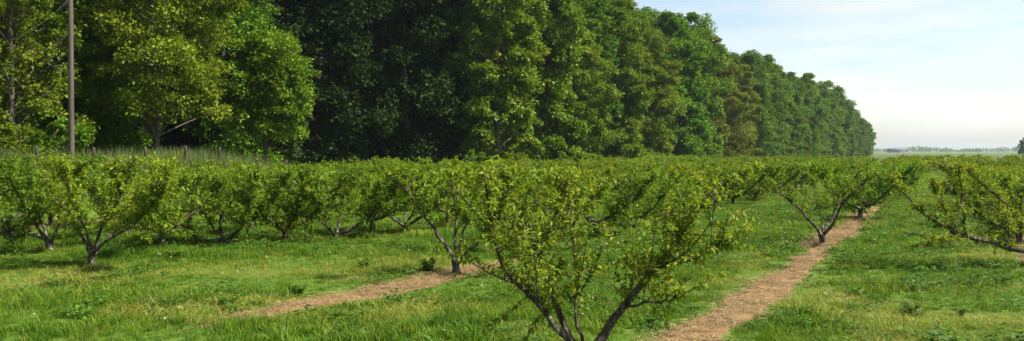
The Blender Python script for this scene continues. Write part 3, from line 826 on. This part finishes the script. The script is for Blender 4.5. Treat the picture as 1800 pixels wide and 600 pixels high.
def rosette(c, seed, n, rad, h, size):
    rg = np.random.default_rng(seed)
    a = rg.uniform(0, 6.28, n); r = rad * np.sqrt(rg.uniform(0, 1, n))
    p = np.stack([np.cos(a) * r, np.sin(a) * r, h * rg.uniform(0.3, 1.1, n) * (1.1 - 0.5 * r / rad)], 1); b = rg.uniform(0, 6.28, n)
    d = np.stack([np.cos(b), np.sin(b), rg.uniform(-0.3, 0.3, n)], 1); L = size * rg.uniform(0.6, 1.3, n)
    v, f = leaf_arrays(p, d, norm(np.array([0, 0, 1.0]) + rg.normal(0, 0.3, (n, 3))), L, L * 0.75)
    c.objects.link(bpy.data.objects.new('ground_plant', mesh_np('ground_plant', v, f, M['weed'], np.repeat(rg.uniform(0, 1, n), 4))))
herb = coll_of('ground_plants', [lambda c: rosette(c, 1, 46, 0.20, 0.12, 0.05), lambda c: rosette(c, 2, 40, 0.16, 0.17, 0.065), lambda c: rosette(c, 3, 60, 0.26, 0.10, 0.045)])
x, y = scatter(5, 40, 7.0)
keep = (off_strip(x, y, 0.05) > 0) & (vnoise(x + 17, y + 5, 1.3) + 0.6 * vnoise(x, y + 60, 4.0) + R.uniform(-0.35, 0.35, len(x)) > 0.12) & (wood_d(x, y) > 1)
x, y = x[keep], y[keep]; n = len(x); sc = R.uniform(0.7, 1.5, n)
instancer('ground_plants', np.stack([x, y, ground_z(x, y)], 1), np.stack([R.normal(0, .1, n), R.normal(0, .1, n), R.uniform(0, 6.28, n)], 1), np.stack([sc] * 3, 1), R.integers(0, 3, n), herb)
short = coll_of('short_grass', [lambda c, i=i: tuft('grass_tuft', 70 + i, 34, (0.09, 0.11, 0.13, 0.18, 0.12)[i], (0.13, 0.14, 0.12, 0.11, 0.16)[i], 0.0045, (0.8, 1.0, 0.7, 0.6, 1.2)[i], M['grass'], c, (0.05, 0.12, 0.04, 0.02, 0.42)[i]) for i in range(5)])
coarse = coll_of('coarse_grass', [lambda c, i=i: tuft('grass_tuft', 80 + i, 36, (0.17, 0.24, 0.20)[i], 0.30, 0.011, (0.9, 0.7, 1.1)[i], M['grass'], c, 0.06) for i in range(3)])
GP, GR, GS, GI = [], [], [], []
for y0, y1, dens in ((5, 16, 52), (16, 27, 34)):
    x, y = scatter(y0, y1, dens)
    e = off_strip(x, y, 0.05)
    keep = (e > 0.12 * R.normal(0, 1, len(x))) | (R.uniform(0, 1, len(x)) < 0.04 + 0.25 * (vnoise(x + 3, y, 1.1) > 0.45))
    keep &= wood_d(x, y) > 0.5
    x, y, e = x[keep], y[keep], e[keep]; n = len(x)
    m = 0.5 + 0.5 * vnoise(x, y, 1.7) * 0.8 + 0.25 * vnoise(x + 50, y, 0.6)
    sc = np.clip(0.45 + 1.0 * m, 0.4, 1.8) * R.uniform(0.75, 1.25, n) * np.where(e < 0.35, 0.6, 1.0)
    GP.append(np.stack([x, y, ground_z(x, y)], 1)); GR.append(np.stack([R.normal(0, 0.12, n), R.normal(0, 0.12, n), R.uniform(0, 6.28, n)], 1))
    GS.append(np.stack([sc, sc, sc * R.uniform(0.8, 1.2, n)], 1)); GI.append(np.where(vnoise(x + 9, y, 2.4) + 0.25 * vnoise(x, y + 33, 0.7) > 0.28, 4, R.integers(0, 4, n)))
instancer('grass', np.concatenate(GP), np.concatenate(GR), np.concatenate(GS), np.concatenate(GI), short)
GP, GR, GS, GI = [], [], [], []
for y0, y1, dens, big in ((26, 60, 11, 1.0), (60, 118, 2.4, 1.7)):
    x, y = scatter(y0, y1, dens, 4.0)
    e = off_strip(x, y, 0.05); keep = ((e > 0) | (R.uniform(0, 1, len(x)) < 0.06)) & (wood_d(x, y) > 0.5)
    x, y = x[keep], y[keep]; n = len(x)
    sc = np.clip(0.7 + 0.45 * vnoise(x, y, 2.2), 0.5, 1.4) * R.uniform(0.8, 1.2, n)
    GP.append(np.stack([x, y, ground_z(x, y)], 1)); GR.append(np.stack([R.normal(0, 0.1, n), R.normal(0, 0.1, n), R.uniform(0, 6.28, n)], 1))
    GS.append(np.stack([sc * big, sc * big, sc], 1)); GI.append(R.integers(0, 3, n))
instancer('grass', np.concatenate(GP), np.concatenate(GR), np.concatenate(GS), np.concatenate(GI), coarse)

# tall grass on the bank at the foot of the left trees
reed = coll_of('tall_grass', [lambda c, i=i: tuft('tall_grass_tuft', 90 + i, 30, (1.25, 1.05, 1.4)[i], 0.22, 0.010, (0.28, 0.4, 0.22)[i], M['reed'], c, 0.15) for i in range(3)])
n = 2600
s_ = R.uniform(-24, 3, n); d_ = R.uniform(-1.5, 2.6, n)
x = -11.9 + U[0] * s_ + NRM[0] * d_; y = 50 + U[1] * s_ + NRM[1] * d_
sc = R.uniform(0.75, 1.12, n) * (0.55 + 0.45 * sstep(3, -3, s_))
instancer('tall_grass', np.stack([x, y, ground_z(x, y)], 1), np.stack([R.normal(0, 0.06, n), R.normal(0, 0.06, n), R.uniform(0, 6.28, n)], 1), np.stack([sc] * 3, 1), R.integers(0, 3, n), reed)

# dry straw on the bare strips
def straw_bit(c):
    rg = np.random.default_rng(3)
    n = 26; p = np.stack([rg.uniform(-.12, .12, n), rg.uniform(-.12, .12, n), rg.uniform(0.0, 0.02, n)], 1); a = rg.uniform(0, 6.28, n)
    d = np.stack([np.cos(a), np.sin(a), rg.normal(0.05, 0.15, n)], 1)
    L = rg.uniform(0.05, 0.18, n)
    v, f = leaf_arrays(p, d, norm(np.array([0, 0, 1.0]) + rg.normal(0, 0.3, (n, 3))), L, np.full(n, 0.007))
    c.objects.link(bpy.data.objects.new('straw_bit', mesh_np('straw_bit', v, f, M['straw'], np.repeat(rg.uniform(0, 1, n), 4))))
sw = coll_of('straw', [straw_bit])
x, y = scatter(5, 34, 40)
e = off_strip(x, y, 0.02); keep = e < 0
x, y = x[keep], y[keep]; n = len(x); sc = R.uniform(0.7, 1.4, n)
instancer('straw_litter', np.stack([x, y, ground_z(x, y) + 0.035], 1), np.stack([np.zeros(n), np.zeros(n), R.uniform(0, 6.28, n)], 1), np.stack([sc] * 3, 1), np.zeros(n), sw)

# white clover heads dotted through the near grass
def clover(c):
    rg = np.random.default_rng(4); n = 14
    q = norm(rg.normal(0, 1, (n, 3))); q[:, 2] = np.abs(q[:, 2])
    p = q * 0.005 + np.array([0, 0, 0.14])
    v, f = leaf_arrays(p, q, np.roll(q, 1, 0), np.full(n, 0.014), np.full(n, 0.012))
    c.objects.link(bpy.data.objects.new('clover_head', mesh_np('clover_head', v, f, M['petal'], np.repeat(rg.uniform(0, 1, n), 4))))
cv = coll_of('clover', [clover])
x, y = scatter(6, 26, 0.3)
keep = (off_strip(x, y, 0.1) > 0) & (vnoise(x + 30, y, 2.2) > 0.05)
x, y = x[keep], y[keep]; n = len(x); sc = R.uniform(0.8, 1.3, n)
instancer('clover_flowers', np.stack([x, y, ground_z(x, y)], 1), np.zeros((n, 3)), np.stack([sc] * 3, 1), np.zeros(n), cv)

# broad-leaved weeds that stand out in the grass
def weed_meshes(seed, n_st, h, spread):
    rg = np.random.default_rng(seed); t = Tubes(); P, D, N, L = [], [], [], []
    for q in range(n_st):
        a = rg.uniform(0, 6.28); d = np.array([cos(a), sin(a), 0]); hh = h * rg.uniform(0.5, 1.1)
        path = curve([(0, 0, -0.03), d * spread * 0.3 + (0, 0, hh * 0.5), d * spread * rg.uniform(0.5, 1.1) + (0, 0, hh)], 7)
        t.add(path, [0.006, 0.003], 4)
        k = 11
        for j in range(k):
            u = rg.uniform(0.1, 1) * 5.9; i_ = int(u); p = path[i_] * (1 - u + i_) + path[i_ + 1] * (u - i_); b = rg.uniform(0, 6.28)
            P.append(p); D.append((cos(b), sin(b), rg.uniform(-0.2, 0.5))); N.append(norm(np.array([0, 0, 1.0]) + rg.normal(0, 0.4, 3))); L.append(rg.uniform(0.05, 0.12))
    P, D, N, L = map(np.array, (P, D, N, L))
    v, f = leaf_arrays(P, D, N, L, L * 0.55)
    return t.build('weed_stem', M['weed']), mesh_np('weed_leaves', v, f, M['weed'], np.repeat(rg.uniform(0, 1, len(P)), 4))
WD = [weed_meshes(5, 16, 0.34, 0.26), weed_meshes(6, 20, 0.30, 0.34)]
for q, (px, py, sc, label) in enumerate(((1412, 562, 1.0, 'dark leafy weed clump in the grass right of the bare strip'), (398, 540, 1.0, 'broad-leaved weed above the left end of the left strip'),
        (752, 478, 1.35, 'dark weed clump left of the pale-limbed peach tree'), (1690, 556, 0.7, 'small weed in the grass at lower right'), (1150, 578, 0.9, 'weed at the left side of the near bare strip'),
        (1610, 548, 0.8, 'low weed in the middle of the right-hand grass'), (520, 520, 1.0, 'weed beyond the middle of the left strip'), (1762, 500, 0.8, 'weed below the sprawling tree near the right edge'),
        (640, 470, 1.1, 'weed in the grass below the dark slanting limb'), (300, 455, 1.2, 'weed between the V-trunk tree and low-branched tree'))):
    y = CAM_Z * F_PX / (py - 265); x = (px - 900) / F_PX * y
    r = empty('weed_plant', (x, y, float(ground_z(x, y))), q * 1.1); r.scale = (sc * 0.8, sc * 0.8, sc * 0.65)
    tag(r, label, 'weed', 'weeds in the orchard grass')
    obj('stem', WD[q % 2][0], r); lf = obj('foliage', WD[q % 2][1], r); lf['kind'] = 'stuff'

# ------------------------------------------------------------------ far distance
ft = wood_form(71, 8.6, 3.6, 0.8, 'dark', 26, 8, 24, 0.5, 0.7)
x, y = (1802 - 900) / F_PX * 430, 430
place_wood(ft, x, y, 0.4, 'lone dark tree on the horizon at the right edge', None, 1.0, False, 'field_tree')
rg = np.random.default_rng(8)
V, Fc, T = [], [], []; nf = 0
for q in range(620):                              # the far-off wood along the horizon
    a = rg.uniform(-20, 66); dist = rg.uniform(2100, 2700)
    cx, cy = sin(radians(a)) * dist, cos(radians(a)) * dist
    hh = 7 + 4 * vnoise(a * 3.0, 3.3, 4.0) + rg.uniform(-2, 3); ww = rg.uniform(7, 16)
    k = 70
    p = norm(rg.normal(0, 1, (k, 3))) * rg.uniform(0.5, 1, (k, 1)) * np.array([ww, ww, hh * 0.5]) + np.array([cx, cy, hh * 0.5])
    L_ = rg.uniform(2.0, 4.5, k)
    v, f = leaf_arrays(p, rg.normal(0, 1, (k, 3)), norm(rg.normal(0, 1, (k, 3)) + np.array([0, 0, 0.6])), L_, L_ * 0.7)
    V.append(v); Fc.append(f + nf); nf += len(v); T.append(np.repeat(rg.uniform(0, 1, k), 4))
tag(obj('distant_wood', mesh_np('distant_wood', np.concatenate(V), np.concatenate(Fc), W['dark'], np.concatenate(T))), kind='stuff')

def shed(px, Y, w, d, h, label):
    x = (px - 900) / F_PX * Y
    r = empty('farm_shed', (x, Y, 0.1)); tag(r, label, 'shed')
    b = [(-w, -d, 0), (w, -d, 0), (w, d, 0), (-w, d, 0), (-w, -d, h), (w, -d, h), (w, d, h), (-w, d, h)]
    obj('wall', mesh_np('wall', b, [[0, 1, 5, 4], [1, 2, 6, 5], [2, 3, 7, 6], [3, 0, 4, 7]], M['shed']), r)
    e = 0.5; k = h + 1.6
    rf = [(-w - e, -d - e, h - 0.05), (w + e, -d - e, h - 0.05), (w + e, 0, k), (-w - e, 0, k), (w + e, d + e, h - 0.05), (-w - e, d + e, h - 0.05),
          (-w - e, -d - e, h + 0.25), (w + e, -d - e, h + 0.25), (w + e, 0, k + 0.3), (-w - e, 0, k + 0.3), (w + e, d + e, h + 0.25), (-w - e, d + e, h + 0.25)]
    obj('roof', mesh_np('roof', rf, [[6, 7, 8, 9], [9, 8, 10, 11], [0, 3, 2, 1], [3, 5, 4, 2], [0, 1, 7, 6], [4, 5, 11, 10], [1, 2, 8, 7], [2, 4, 10, 8], [0, 6, 9, 3], [3, 9, 11, 5]], M['shed_roof']), r)
shed(1577, 1150, 11, 6, 3.4, 'long low grey-blue shed on the horizon right of the wood end')

# ------------------------------------------------------------------ air
lo, hi = np.array([-3900.0, -3850.0, -1.5]), np.array([4000.0, 4020.0, 30.0])
hv = [(x, y, z) for z in (lo[2], hi[2]) for x, y in ((lo[0], lo[1]), (hi[0], lo[1]), (hi[0], hi[1]), (lo[0], hi[1]))]
hm, n, l = new_mat('thin_haze')
out = n.new('ShaderNodeOutputMaterial'); pv = n.new('ShaderNodeVolumePrincipled')
pv.inputs['Color'].default_value = (0.76, 0.87, 0.97, 1); pv.inputs['Density'].default_value = 0.00012; pv.inputs['Anisotropy'].default_value = 0.3
l.new(pv.outputs[0], out.inputs['Volume'])
tag(obj('haze', mesh_np('haze', hv, [[3, 2, 1, 0], [4, 5, 6, 7], [0, 1, 5, 4], [1, 2, 6, 5], [2, 3, 7, 6], [3, 0, 4, 7]], hm)), kind='stuff')
print('peach trees', n_peach + len(HERO), 'objects', len(bpy.data.objects), 'tris', sum(len(m.polygons) * 2 for m in bpy.data.meshes))
